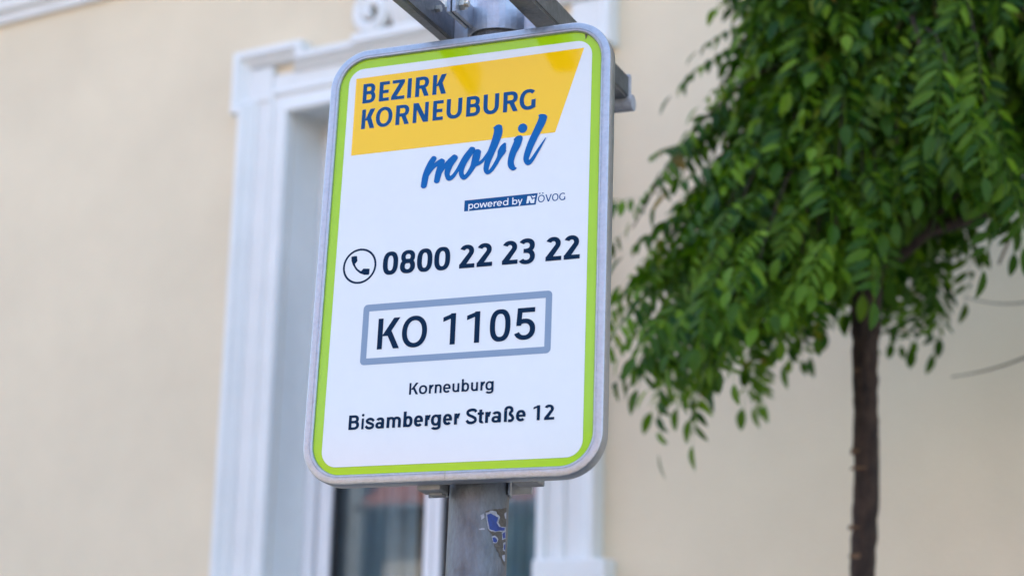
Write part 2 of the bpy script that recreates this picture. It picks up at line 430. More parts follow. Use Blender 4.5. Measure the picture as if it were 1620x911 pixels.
# --- panel and print
panel = flat('panel', rrect(.1945, .2990, .046, 14, (0, CV)), -.0006, 'green', sign)
panel['label'] = 'green bordered printed panel'
back = from_data('back_plate', [S(p[0], p[1], -.0195) for p in rrect(HWf - .008, HHf - .008, RO - .008, 10, (0, CV))], [tuple(range(44))[::-1]], 'arm_steel', sign)
flat('white_field', rrect(.1776, .2826, .022, 10), .0000, 'white', panel)
yf = flat('yellow_field', [(-.1664, .1528), (.1292, .1536), (.1664, .2715), (-.1669, .2686)], .0002, 'yellow', panel)

k_pts = [(.1668, .2905), (.1690, .2930), (.1700, .2965), (.1712, .2930), (.1702, .2890), (.1688, .2850), (.1676, .2838), (.1680, .2880)]
flat('dirt_mark', k_pts, .0003, 'residue', panel)
# --- lettering: glyphs drawn as flat strokes (millimetres on the panel)
class Ink:
    def __init__(self): self.V, self.F, self.w = [], [], 0
    def poly(self, pts):
        i0 = len(self.V); lift = .00001 * self.w
        for p in pts: self.V.append((p[0], p[1], lift))
        self.F.append(tuple(range(i0, i0 + len(pts)))); self.w += 1
    def strip(self, L, Rr, closed=False):
        i0 = len(self.V); lift = .00001 * self.w; n = len(L)
        for a, b in zip(L, Rr): self.V += [(a[0], a[1], lift), (b[0], b[1], lift)]
        for i in range(n if closed else n - 1):
            j = (i + 1) % n; self.F.append((i0 + 2 * i, i0 + 2 * i + 1, i0 + 2 * j + 1, i0 + 2 * j))
        self.w += 1
    def rect(self, x0, y0, x1, y1): self.poly([(x0, y0), (x1, y0), (x1, y1), (x0, y1)])
    def diag(self, x0, y0, x1, y1, w): self.poly([(x0, y0), (x0 + w, y0), (x1 + w, y1), (x1, y1)])
    def arc(self, cx, cy, rx, ry, a0, a1, tv, th, n=26, e=2.25):
        L, Rr = [], []
        for i in range(n + 1):
            a = RAD(a0 + (a1 - a0) * i / n); c, s = math.cos(a), math.sin(a)
            k = 2 / e
            sc, ss = math.copysign(abs(c) ** k, c), math.copysign(abs(s) ** k, s)
            L.append((cx + rx * sc, cy + ry * ss)); Rr.append((cx + (rx - tv) * sc, cy + (ry - th) * ss))
        self.strip(L, Rr)
    def ring(self, x0, y0, x1, y1, tv, th, e=2.25):
        self.arc((x0 + x1) / 2, (y0 + y1) / 2, (x1 - x0) / 2, (y1 - y0) / 2, 0, 360, tv, th, 44, e)
    def bowl(self, x0, y0, x1, y1, tv, th):
        """D-shaped bowl opening to the left"""
        rx = min((x1 - x0) * .62, (y1 - y0) * .62); cy = (y0 + y1) / 2; ry = (y1 - y0) / 2
        L = [(x0, y0)]; Rr = [(x0, y0 + th)]
        for i in range(21):
            a = RAD(-90 + 180 * i / 20); c, s = math.cos(a), math.sin(a); k = 2 / 2.2
            sc, ss = math.copysign(abs(c) ** k, c), math.copysign(abs(s) ** k, s)
            L.append((x1 - rx + rx * sc, cy + ry * ss)); Rr.append((x1 - rx + (rx - tv) * sc, cy + (ry - th) * ss))
        L.append((x0, y1)); Rr.append((x0, y1 - th)); self.strip(L, Rr)
    def ribbon(self, pts, cap0=True, cap1=True, sub=8):
        """smooth ribbon through (x, y, width) points"""
        P = []
        n = len(pts)
        for i in range(n - 1):
            p0, p1, p2, p3 = pts[max(i - 1, 0)], pts[i], pts[i + 1], pts[min(i + 2, n - 1)]
            for k in range(sub):
                t = k / sub
                P.append(tuple(.5 * (2 * p1[c] + (p2[c] - p0[c]) * t + (2 * p0[c] - 5 * p1[c] + 4 * p2[c] - p3[c]) * t * t + (3 * p1[c] - p0[c] - 3 * p2[c] + p3[c]) * t ** 3) for c in range(3)))
        P.append(tuple(pts[-1]))
        def tan(i):
            a, b = P[max(i - 1, 0)], P[min(i + 1, len(P) - 1)]; d = Vector((b[0] - a[0], b[1] - a[1])); return d.normalized() if d.length else Vector((1, 0))
        L, Rr = [], []
        def put(i, along, hw):
            d = tan(i); nn = Vector((-d.y, d.x)); c = Vector(P[i][:2]) + d * along
            L.append(tuple(c + nn * hw)); Rr.append(tuple(c - nn * hw))
        if cap0:
            hw = P[0][2] / 2
            for k in range(5): a = RAD(90 - 90 * k / 5 + 0); put(0, -hw * math.sin(a) * .8, max(hw * math.cos(a), .01))
        for i in range(len(P)): put(i, 0, P[i][2] / 2)
        if cap1:
            hw = P[-1][2] / 2
            for k in range(1, 6): a = RAD(90 * k / 5); put(len(P) - 1, hw * math.sin(a) * .8, max(hw * math.cos(a), .01))
        self.strip(L, Rr)
    def build(self, name, w, mat, parent, label=None):
        V = [S(v[0] / 1000, v[1] / 1000, w + v[2]) for v in self.V]
        o = from_data(name, V, self.F, mat, parent)
        if label: o['label'] = label
        return o

def glyph(k, ch, x0, x1, y0, H_, tv, th, xh=None):
    """draw character ch in the box x0..x1, baseline y0, cap height H_; tv / th = stem / bar weight"""
    W = x1 - x0; y1 = y0 + H_; o = H_ * .012; xh = y0 + (xh or H_ * .72)
    if ch == 'B':
        k.rect(x0, y0, x0 + tv, y1); mid = y0 + H_ * .53
        k.bowl(x0 + tv * .9, mid - th / 2, x1 - W * .05, y1, tv, th); k.bowl(x0 + tv * .9, y0, x1, mid + th / 2, tv, th)
    elif ch == 'E':
        k.rect(x0, y0, x0 + tv, y1)
        for yy, f in ((y0, 1), (y0 + H_ * .47 - th / 2 + .3, .93), (y1 - th, 1)): k.rect(x0 + tv * .9, yy, x0 + W * f, yy + th)
    elif ch == 'Z':
        k.rect(x0, y0, x1, y0 + th); k.rect(x0 + W * .05, y1 - th, x1 - W * .02, y1); k.diag(x0, y0 + th * .98, x1 - tv * 1.3 - W * .02, y1 - th * .98, tv * 1.3)
    elif ch == 'I': k.rect(x0, y0, x1, y1)
    elif ch == 'R':
        k.rect(x0, y0, x0 + tv, y1); k.bowl(x0 + tv * .9, y0 + H_ * .40, x1 - W * .05, y1, tv, th)
        k.diag(x1 - tv * 1.22, y0, x0 + W * .38, y0 + H_ * .46, tv * 1.15)
    elif ch == 'K':
        k.rect(x0, y0, x0 + tv, y1)
        k.diag(x0 + tv * .85, y0 + H_ * .42, x1 - tv * 1.3 - W * .02, y1, tv * 1.25); k.diag(x1 - tv * 1.28, y0, x0 + W * .34, y0 + H_ * .585, tv * 1.2)
    elif ch == 'O': k.ring(x0, y0 - o, x1, y1 + o, tv, th, 2.15)
    elif ch == '0': k.ring(x0, y0 - o, x1, y1 + o, tv, th, 2.5)
    elif ch == 'N':
        k.rect(x0, y0, x0 + tv * .92, y1); k.rect(x1 - tv * .92, y0, x1, y1); k.diag(x1 - tv * 1.25, y0, x0, y1, tv * 1.25)
    elif ch == 'U':
        ry = H_ * .42
        k.rect(x0, y0 + ry - o - .4, x0 + tv, y1); k.rect(x1 - tv, y0 + ry - o - .4, x1, y1); k.arc((x0 + x1) / 2, y0 + ry - o, W / 2, ry, 180, 360, tv, th * 1.05)
    elif ch == 'G':
        k.arc((x0 + x1) / 2 + W * .06, (y0 + y1) / 2, W / 2 + W * .06, H_ / 2 + o, 48, 302, tv, th, 30, 2.2)
        k.poly([(x1 - tv, y0 + H_ * .03), (x1, y0 + H_ * .09), (x1, y0 + H_ * .50), (x1 - tv, y0 + H_ * .47)])
        k.poly([(x1 - W * .42, y0 - o), (x1 - tv * .5, y0 + H_ * .045), (x1, y0 + H_ * .10), (x1 - tv, y0 + H_ * .20), (x1 - W * .42, y0 + th)])
    elif ch == 'V':
        k.diag((x0 + x1) / 2 - tv * .6, y0, x0, y1, tv * 1.1); k.diag((x0 + x1) / 2 - tv * .5, y0, x1 - tv * 1.1, y1, tv * 1.1)
    elif ch == '1':
        k.rect(x1 - tv, y0, x1, y1); k.poly([(x0, y1 - H_ * .26), (x1 - tv * .6, y1 - H_ * .145), (x1 - tv * .3, y1), (x1 - tv * .55, y1), (x0, y1 - H_ * .115)])
    elif ch == '2':
        ry = H_ * .285; cy = y1 + o - ry; cx = x0 + W * .47; rx = W * .47
        k.arc(cx, cy, rx, ry, 158, -32, tv, th, 20, 2.1)
        a = RAD(-32); sx_, sy_ = math.cos(a) ** .952, -abs(math.sin(a)) ** .952
        pa = (cx + rx * sx_, cy + ry * sy_); pb = (cx + (rx - tv) * sx_, cy + (ry - th) * sy_)
        k.poly([pa, pb, (x0, y0 + th * .85), (x0, y0 + th * .3), (x0 + tv * 1.25, y0 + th * .6)])
        k.rect(x0, y0, x1, y0 + th)
    elif ch == '3':
        mid = y0 + H_ * .52; cx = x0 + W * .42
        k.arc(cx, (mid + y1) / 2 - th * .12 + o / 2, W * .55, (y1 - mid) / 2 + th * .38, 152, -90, tv, th, 22, 2.2)
        k.arc(cx, (mid + y0) / 2 + th * .12 - o / 2, W * .58, (mid - y0) / 2 + th * .38, 90, -148, tv, th, 22, 2.2)
        k.rect(x0 + W * .22, mid - th * .5, cx + .3, mid + th * .5)
    elif ch == '5':
        k.rect(x0 + W * .10, y1 - th, x1 - W * .03, y1); k.diag(x0 + W * .05, y0 + H_ * .44, x0 + W * .10, y1, tv * .95)
        ry = H_ * .335; k.arc(x0 + W * .46, y0 - o + ry, W * .54, ry, 140, -158, tv, th, 26, 2.2)
    elif ch == '8':
        mid = y0 + H_ * .53; k.ring(x0 + W * .05, mid - th * .55, x1 - W * .03, y1 + o, tv * .92, th * .95); k.ring(x0, y0 - o, x1, mid + th * .55, tv, th)
    elif ch == 'S':
        q = [(.93, .77), (.80, .90), (.50, .96 - .03), (.20, .86), (.14, .70), (.30, .575), (.62, .465), (.86, .34), (.86, .17), (.58, .065), (.26, .09), (.06, .24)]
        k.ribbon([(x0 + W * a, y0 + H_ * b, (tv + th) / 2) for a, b in q], False, False)
    elif ch == 's':
        h = xh - y0; q = [(.93, .70), (.74, .87), (.45, .92), (.17, .80), (.20, .64), (.50, .52), (.83, .38), (.82, .18), (.52, .07), (.22, .12), (.05, .29)]
        k.ribbon([(x0 + W * a, y0 + h * b, (tv + th) / 2 * .93) for a, b in q], False, False)
    elif ch == 'o': k.ring(x0, y0 - o, x1, xh + o, tv, th)
    elif ch == 'e':
        h = xh - y0; cx, cy = (x0 + x1) / 2, (y0 + xh) / 2
        k.arc(cx, cy, W / 2, h / 2 + o, 0, 318, tv, th, 34); k.rect(x0 + tv * .8, cy - th * .45, x1 - tv * .05, cy + th * .40)
    elif ch == 'r':
        k.rect(x0, y0, x0 + tv, xh); h = xh - y0
        k.arc(x0 + tv + (W - tv) * .82, xh - h * .45, (W - tv) * .95 + tv * .4, h * .45 + o, 180, 84, tv, th * 1.1, 14, 2.3)
    elif ch in 'nm':
        h = xh - y0; k.rect(x0, y0, x0 + tv, xh)
        cols = [(x0, x1)] if ch == 'n' else [(x0, (x0 + x1) / 2 + tv / 2), ((x0 + x1) / 2 - tv / 2, x1)]
        for a, b in cols:
            ry = h * .42; k.arc((a + b) / 2, xh + o - ry, (b - a) / 2, ry, 168, 0, tv, th, 18, 2.3); k.rect(b - tv, y0, b, xh + o - ry + .2)
    elif ch == 'u':
        h = xh - y0; ry = h * .42; k.rect(x1 - tv, y0, x1, xh); k.rect(x0, y0 - o + ry - .2, x0 + tv, xh); k.arc((x0 + x1) / 2, y0 - o + ry, W / 2, ry, 180, 348, tv, th, 18, 2.3)
    elif ch in 'bp':
        lo, hi = (y0, y0 + H_ * 1.06) if ch == 'b' else (y0 - H_ * .29, xh)
        k.rect(x0, lo, x0 + tv, hi); k.ring(x0 + tv * .12, y0 - o, x1, xh + o, tv, th)
    elif ch == 'd': k.rect(x1 - tv, y0, x1, y0 + H_ * 1.06); k.ring(x0, y0 - o, x1 - tv * .12, xh + o, tv, th)
    elif ch == 'g':
        d = H_ * .29; k.ring(x0, y0 - o, x1 - tv * .12, xh + o, tv, th); k.rect(x1 - tv, y0 - d * .15, x1, xh)
        k.arc((x0 + x1) / 2, y0 - d * .15, W / 2, d * .85, 360, 205, tv, th, 18, 2.2)
    elif ch == 'a':
        h = xh - y0; k.rect(x1 - tv, y0, x1, xh - h * .3); k.arc((x0 + x1) / 2 + W * .03, xh - h * .36 + o, W / 2 - W * .03, h * .36, 160, 0, tv, th, 18, 2.3)
        k.ring(x0, y0 - o, x1 - tv * .2, y0 + h * .60, tv * .95, th * .9)
    elif ch == 'i': k.rect(x0, y0, x1, xh); k.ring(x0 - tv * .05, y0 + H_ * .88, x1 + tv * .05, y0 + H_ * 1.06, tv * .54, tv * .54)
    elif ch == 't':
        k.rect(x0 + W * .24, y0 + H_ * .17, x0 + W * .24 + tv, y0 + H_ * .92); k.rect(x0, xh - th, x1 - W * .03, xh)
        k.arc(x0 + W * .24 + W * .52, y0 + H_ * .19 - o, W * .52, H_ * .19, 180, 292, tv, th, 12, 2.3)
    elif ch == 'ß':
        k.rect(x0, y0, x0 + tv, y0 + H_ * .75); k.arc(x0 + W * .46, y0 + H_ * .76, W * .46, H_ * .30, 180, -20, tv, th, 20, 2.2)
        q = [(.80, .74), (.62, .60), (.60, .50), (.78, .38), (.88, .22), (.72, .08), (.42, .075)]
        k.ribbon([(x0 + W * a, y0 + H_ * b, (tv + th) / 2) for a, b in q], False, False)
    elif ch == 'w':
        q = W / 4; ww = tv * 1.02
        for a, b in ((x0 + q - ww / 2, x0), (x0 + q - ww / 2, x0 + 2 * q - ww / 2), (x0 + 3 * q - ww / 2, x0 + 2 * q - ww / 2), (x0 + 3 * q - ww / 2, x1 - ww)): k.diag(a, y0, b, xh, ww)
    elif ch == 'y':
        k.diag((x0 + x1) / 2 - tv * .55, y0, x0, xh, tv * 1.05); k.diag(x0 + W * .22, y0 - H_ * .27, x1 - tv * 1.05, xh, tv * 1.05)

def line(text, ext, y0, H_, tv, th, mat, label, w=.0004, xh=None):
    ext = list(ext)
    for word in text.split():                      # one object for each word
        k = Ink()
        for ch in word:
            a, b = ext.pop(0); glyph(k, ch, a, b, y0, H_, tv, th, xh)
        k.build('lettering', w, mat, panel, label)
def pairs(*v): return list(zip(v[0::2], v[1::2]))

line('BEZIRK', pairs(-155, -135.6, -130, -114.8, -111.5, -91.7, -87.5, -81.6, -75.6, -54.6, -49.9, -29.2), 229.3, 29.6, 6.0, 5.0, 'blue_text', 'blue capital word on the first line')
line('KORNEUBURG', pairs(-154.2, -133.6, -132.6, -107.7, -102.6, -81.8, -76.9, -54.1, -47.6, -32.4, -27.5, -4.9, 1.4, 21.6, 26.1, 48.3, 54.6, 76, 77.9, 100.5), 190.7, 29.4, 5.9, 5.0, 'blue_text', 'blue capital word on the second line')
line('0800 22 23 22', pairs(-107.5, -85.5, -82.4, -60.7, -58.1, -36.2, -33.5, -10.9, 2.3, 23.7, 26.8, 48.4, 62, 83.5, 86.8, 107.1, 121.6, 143, 146.2, 167.7), -25.2, 31.9, 6.9, 5.8, 'navy', 'dark blue phone number')
line('KO 1105', pairs(-108.4, -76.2, -73.7, -38.2, -16, 1.5, 17.1, 35.1, 49.1, 77.2, 83.8, 110.8), -127.9, 42.1, 7.1, 6.2, 'navy', 'dark blue stop number in the grey frame')
line('Korneuburg', pairs(-58.6, -45.6, -45, -33.4, -31.0, -24.6, -23.0, -13.3, -11.5, -.9, 1.4, 11, 14.1, 24.4, 26.9, 36.5, 39.8, 46.0, 46.6, 57.7), -191.6, 15.5, 2.8, 2.35, 'navy', 'small dark blue place name', xh=11.5)
line('Bisamberger Straße 12', pairs(-141.6, -126.6, -123.2, -120.0, -117.5, -105, -103.4, -91.1, -87.7, -67.6, -64.3, -51.4, -49.5, -36.8, -34.2, -26.6, -25.9, -12, -9.3, 3.2, 6, 13.8, 22.1, 36.6, 37.6, 46.4, 48, 55.6, 56.6, 69.4, 73.3, 86.9, 89.3, 102.3, 112.2, 121.0, 126.6, 140), -234.1, 19.3, 4.1, 3.4, 'navy', 'bold dark blue street address', xh=14.3)
# logo bar "powered by" and operator name
flat('logo_bar', [(.0054, .0544), (.1056, .0544), (.1079, .0701), (.0055, .0697)], .0002, 'blue_text', panel)
line('powered', pairs(11.3, 18.3, 19.2, 26.6, 27.2, 38.0, 38.4, 45.4, 47.0, 51.4, 51.6, 58.6, 60.0, 67.6), 57.2, 9.4, 1.45, 1.3, 'print_white', 'white small text in the blue bar', xh=6.8)
line('by', pairs(73.0, 80.2, 80.6, 87.2), 57.2, 9.4, 1.45, 1.3, 'print_white', 'white small text in the blue bar', xh=6.6)
k = Ink(); k.diag(92.6, 57.0, 94.0, 67.0, 3.2); k.diag(98.8, 56.6, 94.0, 67.0, 3.8); k.diag(100.4, 56.6, 101.2, 62.5, 3.0); k.poly([(99.2, 67.4), (101.4, 64.0), (104.6, 64.4), (104.8, 67.6), (102.4, 66.0)])
k.build('lettering', .0004, 'print_white', panel, 'white logo letter in the blue bar')
k = Ink()
for ch, a, b in (('O', 108.4, 117.8), ('V', 118.6, 127.4), ('O', 127.8, 136.6), ('G', 137.6, 146.0)): glyph(k, ch, a, b, 56.8, 10.1, 1.5, 1.3)
k.ring(109.8, 68.3, 111.8, 70.2, .99, .94); k.ring(114.0, 68.3, 116.0, 70.2, .99, .94)
k.build('lettering', .0002, 'blue_text', panel, 'small blue operator name')
# phone icon
k = Ink(); k.ring(-166.4, -34.6, -117.1, 15.3, 2.9, 2.9, 2.0)
k.poly([(-154.9, 4.6), (-151, 5.3), (-146.6, 5.1), (-145.4, -2.2), (-148.9, -6.2), (-147.2, -9.8), (-144.0, -13.8), (-139.2, -17.1), (-135.8, -13.6), (-127.2, -14.4), (-126.6, -15.4), (-126.8, -22.3), (-128, -23.0), (-134, -22.6), (-140.5, -20.0), (-147, -14.5), (-152.0, -7), (-154.4, -1)])
k.build('phone_icon', .0002, 'navy', panel, 'round phone handset symbol')
# grey-blue frame round the stop number
k = Ink()
o_ = rrect(131.9, 41.5, 6, 6, (.4, -106.5)); i_ = rrect(123.3, 32.3, .2, 6, (.4, -106.8))
k.strip(o_, i_, True); k.build('number_frame', .0002, 'greyblue', panel, 'grey blue rounded outline box')
# hand-lettered word: brush strokes traced on the panel
def uvmm(px, py):
    r = wray(px, py); o3 = SO - CAM; t = o3.dot(SN) / r.dot(SN); q = r * t - o3
    return q.dot(SX) * 1000, q.dot(SY) * 1000
def brush(k, ox, oy, sc, pts, c0=True, c1=True):
    k.ribbon([(*uvmm(ox + x / sc, oy + y / sc), w / sc * 1.0) for (x, y, w) in pts], c0, c1, 7)
k = Ink()
a = (660, 205, 9.11); b = (770, 175, 8.28)
brush(k, *a, [(243, 420, 78), (205, 480, 84), (160, 570, 86), (122, 680, 88), (97, 815, 82)])
brush(k, *a, [(150, 680, 30), (200, 590, 44), (270, 510, 60), (355, 458, 74)], False)
brush(k, *a, [(357, 462, 84), (325, 580, 86), (303, 660, 84), (284, 745, 76)])
brush(k, *a, [(330, 640, 36), (390, 545, 50), (460, 470, 70), (540, 405, 84)], False)
brush(k, *a, [(542, 408, 92), (480, 500, 88), (440, 600, 78), (436, 660, 66), (462, 708, 62), (515, 680, 56), (575, 600, 48), (640, 490, 56), (700, 400, 70), (790, 285, 70)])
brush(k, *a, [(800, 290, 80), (740, 370, 88), (675, 480, 80), (640, 590, 66), (645, 660, 62), (680, 695, 58), (735, 645, 58), (800, 545, 72), (840, 450, 100), (868, 330, 100)])
brush(k, *a, [(820, 500, 60), (870, 500, 50), (930, 465, 44), (985, 400, 40), (1050, 310, 44), (1085, 250, 30)])
brush(k, *b, [(152, 228, 96), (150, 300, 104), (112, 420, 96), (55, 560, 86), (12, 680, 72), (-6, 770, 62), (14, 815, 44), (60, 785, 46), (115, 705, 50), (165, 615, 56), (195, 545, 92), (218, 480, 74), (238, 440, 36)])
k.poly([uvmm(770 + x / 8.28, 175 + y / 8.28) for (x, y) in ((190, 600), (235, 575), (262, 525), (225, 520), (180, 560))])
k.poly([uvmm(770 + x / 8.28, 175 + y / 8.28) for (x, y) in ((88, 226), (130, 194), (165, 188), (160, 260), (104, 268))])
brush(k, *b, [(425, 370, 88), (395, 450, 94), (345, 560, 82), (318, 660, 74), (322, 720, 72), (352, 758, 58), (384, 758, 22)])
k.poly([uvmm(770 + x / 8.28, 175 + y / 8.28) for (x, y) in ((355, 378), (385, 348), (440, 328), (470, 338), (470, 372), (430, 400), (362, 408))])
k.poly([uvmm(770 + (473 + 61 * math.cos(t) + 8 * math.sin(t)) / 8.28, 175 + (235 + 60 * math.sin(t) - 14 * math.cos(t)) / 8.28) for t in [i * math.pi / 14 for i in range(28)]])
brush(k, *b, [(742, 92, 96), (715, 165, 98), (655, 285, 90), (590, 420, 84), (540, 550, 76), (518, 640, 64), (548, 690, 54), (600, 640, 46), (660, 545, 36), (720, 450, 25), (774, 362, 11)])
k.poly([uvmm(770 + x / 8.28, 175 + y / 8.28) for (x, y) in ((676, 64), (715, 48), (755, 50), (745, 110), (690, 96))])
k.build('lettering', .0006, 'bright_blue', panel, 'bright blue brush script word')

# --- pole, clamps, arms
RP = .0388
top_v = .42
segs = 40; V, Fc = [], []
lv = [foot_t, foot_t + .3, -.42, top_v - .003, top_v]
for i, v_ in enumerate(lv):
    rr = RP - (.003 if i == len(lv) - 1 else 0)
    for s in range(segs):
        w_ = 2 * math.pi * s / segs; V.append(S(PU + rr * math.cos(w_), v_, PW + rr * math.sin(w_)))
for i in range(len(lv) - 1):
    for s in range(segs): Fc.append((i * segs + s, i * segs + (s + 1) % segs, (i + 1) * segs + (s + 1) % segs, (i + 1) * segs + s))
Fc.append(tuple((len(lv) - 1) * segs + s for s in range(segs)))
pole = from_data('pole', V, Fc[:-1] + [Fc[-1]], 'galvanised', sign, True); pole.data.set_sharp_from_angle(angle=RAD(40))
# torn sticker left on the pole: outlines given as pixels, projected on to the tube
pole_c = SO + SX * PU + SN * PW
def on_pole(px, py, lift):
    r = wray(px, py); d = r - SY * r.dot(SY); c = (pole_c - CAM) - SY * (pole_c - CAM).dot(SY)
    A, B, C_ = d.dot(d), -2 * d.dot(c), c.dot(c) - (RP + lift) ** 2
    disc = max(B * B - 4 * A * C_, 0); t = (-B - math.sqrt(disc)) / (2 * A)
    q = CAM + r * t - SO
    return S(q.dot(SX), q.dot(SY), q.dot(SN))
def sticker(name, pts, lift, mat, parent, jitter=.8):
    dense = []
    for i in range(len(pts)):
        p, q = Vector(pts[i]), Vector(pts[(i + 1) % len(pts)]); nseg = max(2, int((q - p).length / 3))
        for s in range(nseg):
            t = s / nseg; r = p.lerp(q, t); dense.append((r.x + random.uniform(-jitter, jitter), r.y + random.uniform(-jitter, jitter)))
    bm = bmesh.new(); vv = [bm.verts.new((p[0], p[1], 0)) for p in dense]; f_ = bm.faces.new(vv)
    bmesh.ops.triangulate(bm, faces=[f_])
    bmesh.ops.subdivide_edges(bm, edges=bm.edges[:], cuts=4, use_grid_fill=True)
    for v in bm.verts: v.co = Vector(on_pole(min(v.co.x, 799.0 + (870 - v.co.y) * .035), v.co.y, lift))
    return from_bm(name, bm, mat, parent, True)
st = sticker('sticker_residue', [(768, 809), (775, 806), (802.2, 803), (801.8, 830), (800.5, 860), (799, 896), (793, 884), (783, 864), (778, 845), (773, 838), (771, 825)], .0003, 'residue', pole)
for pts, jt in (([(768.5, 811), (776, 807), (785, 809), (791, 818), (788, 826), (793, 832), (800, 833), (800, 840), (783, 841), (773, 838), (770, 825)], .7), ([(777.5, 848), (783, 846), (788.5, 852), (786, 859), (780, 858)], .5), ([(794, 842), (800.4, 838), (800, 852), (795, 853)], .6), ([(796, 858), (800, 857), (799.6, 872), (796, 870)], .6), ([(794, 878), (799.4, 876), (799, 888), (796, 886)], .6), ([(798.5, 812), (801.8, 808), (801, 820), (798.6, 819)], .5), ([(760, 815), (765, 812), (767, 818), (762, 821)], .5), ([(757, 836), (766, 834), (767, 837), (759, 838)], .4)):
    p_ = sticker('torn_paper', pts, .00045, 'sticker_paper', pole, jt)
for pts in ([(771, 813), (777, 811), (783, 815), (788.5, 818), (786, 826), (790, 833), (799, 835), (798, 838.5), (784, 839.5), (774.5, 836), (772.5, 825)], [(779, 850), (783, 849), (787, 853), (785, 857.5), (781, 857)], [(795, 844), (799.6, 841), (799.4, 850), (796, 851)], [(797, 861), (799.6, 860), (799.2, 869), (797, 868)]):
    sticker('sticker_scrap', pts, .0006, 'sticker_blue', pole, .5)
# rails on the back of the panel
for v_ in (-.2965, .19):
    rail = bpy.data.objects.new('mounting_rail', None); COL.objects.link(rail); rail.parent = sign
    for (ua, ub, hv) in ((-.050, -.018, .016), (.079, .113, .011)):
        bm = bmesh.new(); box_bm(bm, S(ua, v_ - hv, -.050), S(ub, v_ + .016, -.0206), .002); from_bm('rail_bar', bm, 'rail_steel', rail)
    bm = bmesh.new(); box_bm(bm, S(-.0178, v_ + .002, -.0400), S(.0788, v_ + .0155, -.0206), .002); from_bm('rail_bar', bm, 'rail_steel', rail)
    bm = bmesh.new()
    Vr, Fr = [], []
    for i in range(25):
        a_ = RAD(-8 + 196 * i / 24)
        for (rr, dv) in ((RP + .0005, -.013), (RP + .0035, -.013), (RP + .0035, .013), (RP + .0005, .013)): Vr.append(S(PU + rr * math.cos(a_ + math.pi), v_ + dv, PW + rr * math.sin(a_ + math.pi)))
    for i in range(24):
        for q in range(4): Fr.append((i * 4 + q, (i + 1) * 4 + q, (i + 1) * 4 + (q + 1) % 4, i * 4 + (q + 1) % 4))
    from_data('clamp_strap', Vr, Fr, 'clamp_steel', rail, False)
    for sg in (-1, 1):
        bm = bmesh.new(); box_bm(bm, S(PU + sg * .058 - .014, v_ - .013, PW - .004), S(PU + sg * .058 + .014, v_ + .013, PW - .0005), .0006); from_bm('clamp_ear', bm, 'clamp_steel', rail)
        tube('bolt', [S(PU + sg * .058, v_, PW - .012), S(PU + sg * .058, v_, -.0386)], [.004, .004], 'bolt', rail, 8)
    bm = bmesh.new(); box_bm(bm, S(-.040, v_ - .019, -.055), S(-.022, v_ - .006, -.0386), .001); from_bm('rail_foot', bm, 'rail_steel', rail)

# arms over the top of the sign (horizontal, square to it)
th_ = RAD(0.8); bd = wray(1850, 1081); bd.z = 0; bd.normalize()
BD = Vector((bd.x * math.cos(th_) + bd.y * math.sin(th_), -bd.x * math.sin(th_) + bd.y * math.cos(th_), 0)); BL = Vector((BD.y, -BD.x, 0)); BU = Vector((0, 0, 1))
hb = .864 + CZ
Qp = SO + SN * PW + SX * PU; AP = Qp + SY * ((hb - Qp.z) / SY.z)
def T(l, s, h):                                    # lateral, along (away from camera), up -> thing space
    q = AP + BL * l + BD * s + BU * h - SO
    return S(q.dot(SX), q.dot(SY), q.dot(SN))
def hull_box(name, lo, hi, mat, parent, bev=.0015):
    bm = bmesh.new(); box_bm(bm, lo, hi, bev)
    for v in bm.verts: v.co = Vector(T(*v.co))
    return from_bm(name, bm, mat, parent)
def channel(name, l0, l1, s0, s1, h, t, parent):
    """square tube with open ends"""
    V, Fc = [], []
    for s in (s0, s1):
        for (a_, b_) in ((l0, 0), (l1, 0), (l1, h), (l0, h), (l0 + t, t), (l1 - t, t), (l1 - t, h - t), (l0 + t, h - t)): V.append(T(a_, s, b_))
    for q in range(4):
        r = (q + 1) % 4
        Fc += [(q, r, 8 + r, 8 + q), (4 + r, 4 + q, 12 + q, 12 + r), (q, 4 + q, 4 + r, r), (8 + q, 8 + r, 12 + r, 12 + q)]
    bm = bmesh.new(); vv = [bm.verts.new(v) for v in V]
    for f_ in Fc: bm.faces.new([vv[i] for i in f_])
    bm.edges.ensure_lookup_table()
    es = [e for e in bm.edges if {e.verts[0].index % 8, e.verts[1].index % 8} and abs(vv.index(e.verts[0]) - vv.index(e.verts[1])) == 8 and vv.index(e.verts[0]) % 8 < 4]
    bmesh.ops.bevel(bm, geom=es, offset=.0035, segments=3, affect='EDGES')
    return from_bm(name, bm, 'arm_steel', parent, False)
left = channel('support_arm', -.0845, -.0645, -.275, .24, .046, .003, sign)
right = channel('support_arm', .0635, .0985, -.235, .290, .037, .003, sign)
hull_box('end_cap', (.0615, .2902, -.004), (.1005, .300, .040), 'cap', right, .003)
hull_box('end_cap', (.066, .300, -.010), (.096, .312, .018), 'cap', right, .003)
hull_box('end_cap', (-.0865, .2402, -.002), (-.0625, .249, .048), 'cap', left, .003)
tube('end_clamp', [T(.060, .304, -.004), T(.102, .304, -.004)], [.013, .013], 'cap', right, 14, False)
tube('end_clamp', [T(.076, .304, -.002), T(.076, .322, .004)], [.006, .006], 'clamp_steel', right, 8, False)
# bolt heads through the left arm
for s_ in (-.075, .05):
    Vb = [T(-.0640, s_, .026), T(-.0575, s_, .026)]
    tube('bolt', Vb, [.0055, .0055], 'bolt', left, 6, False)
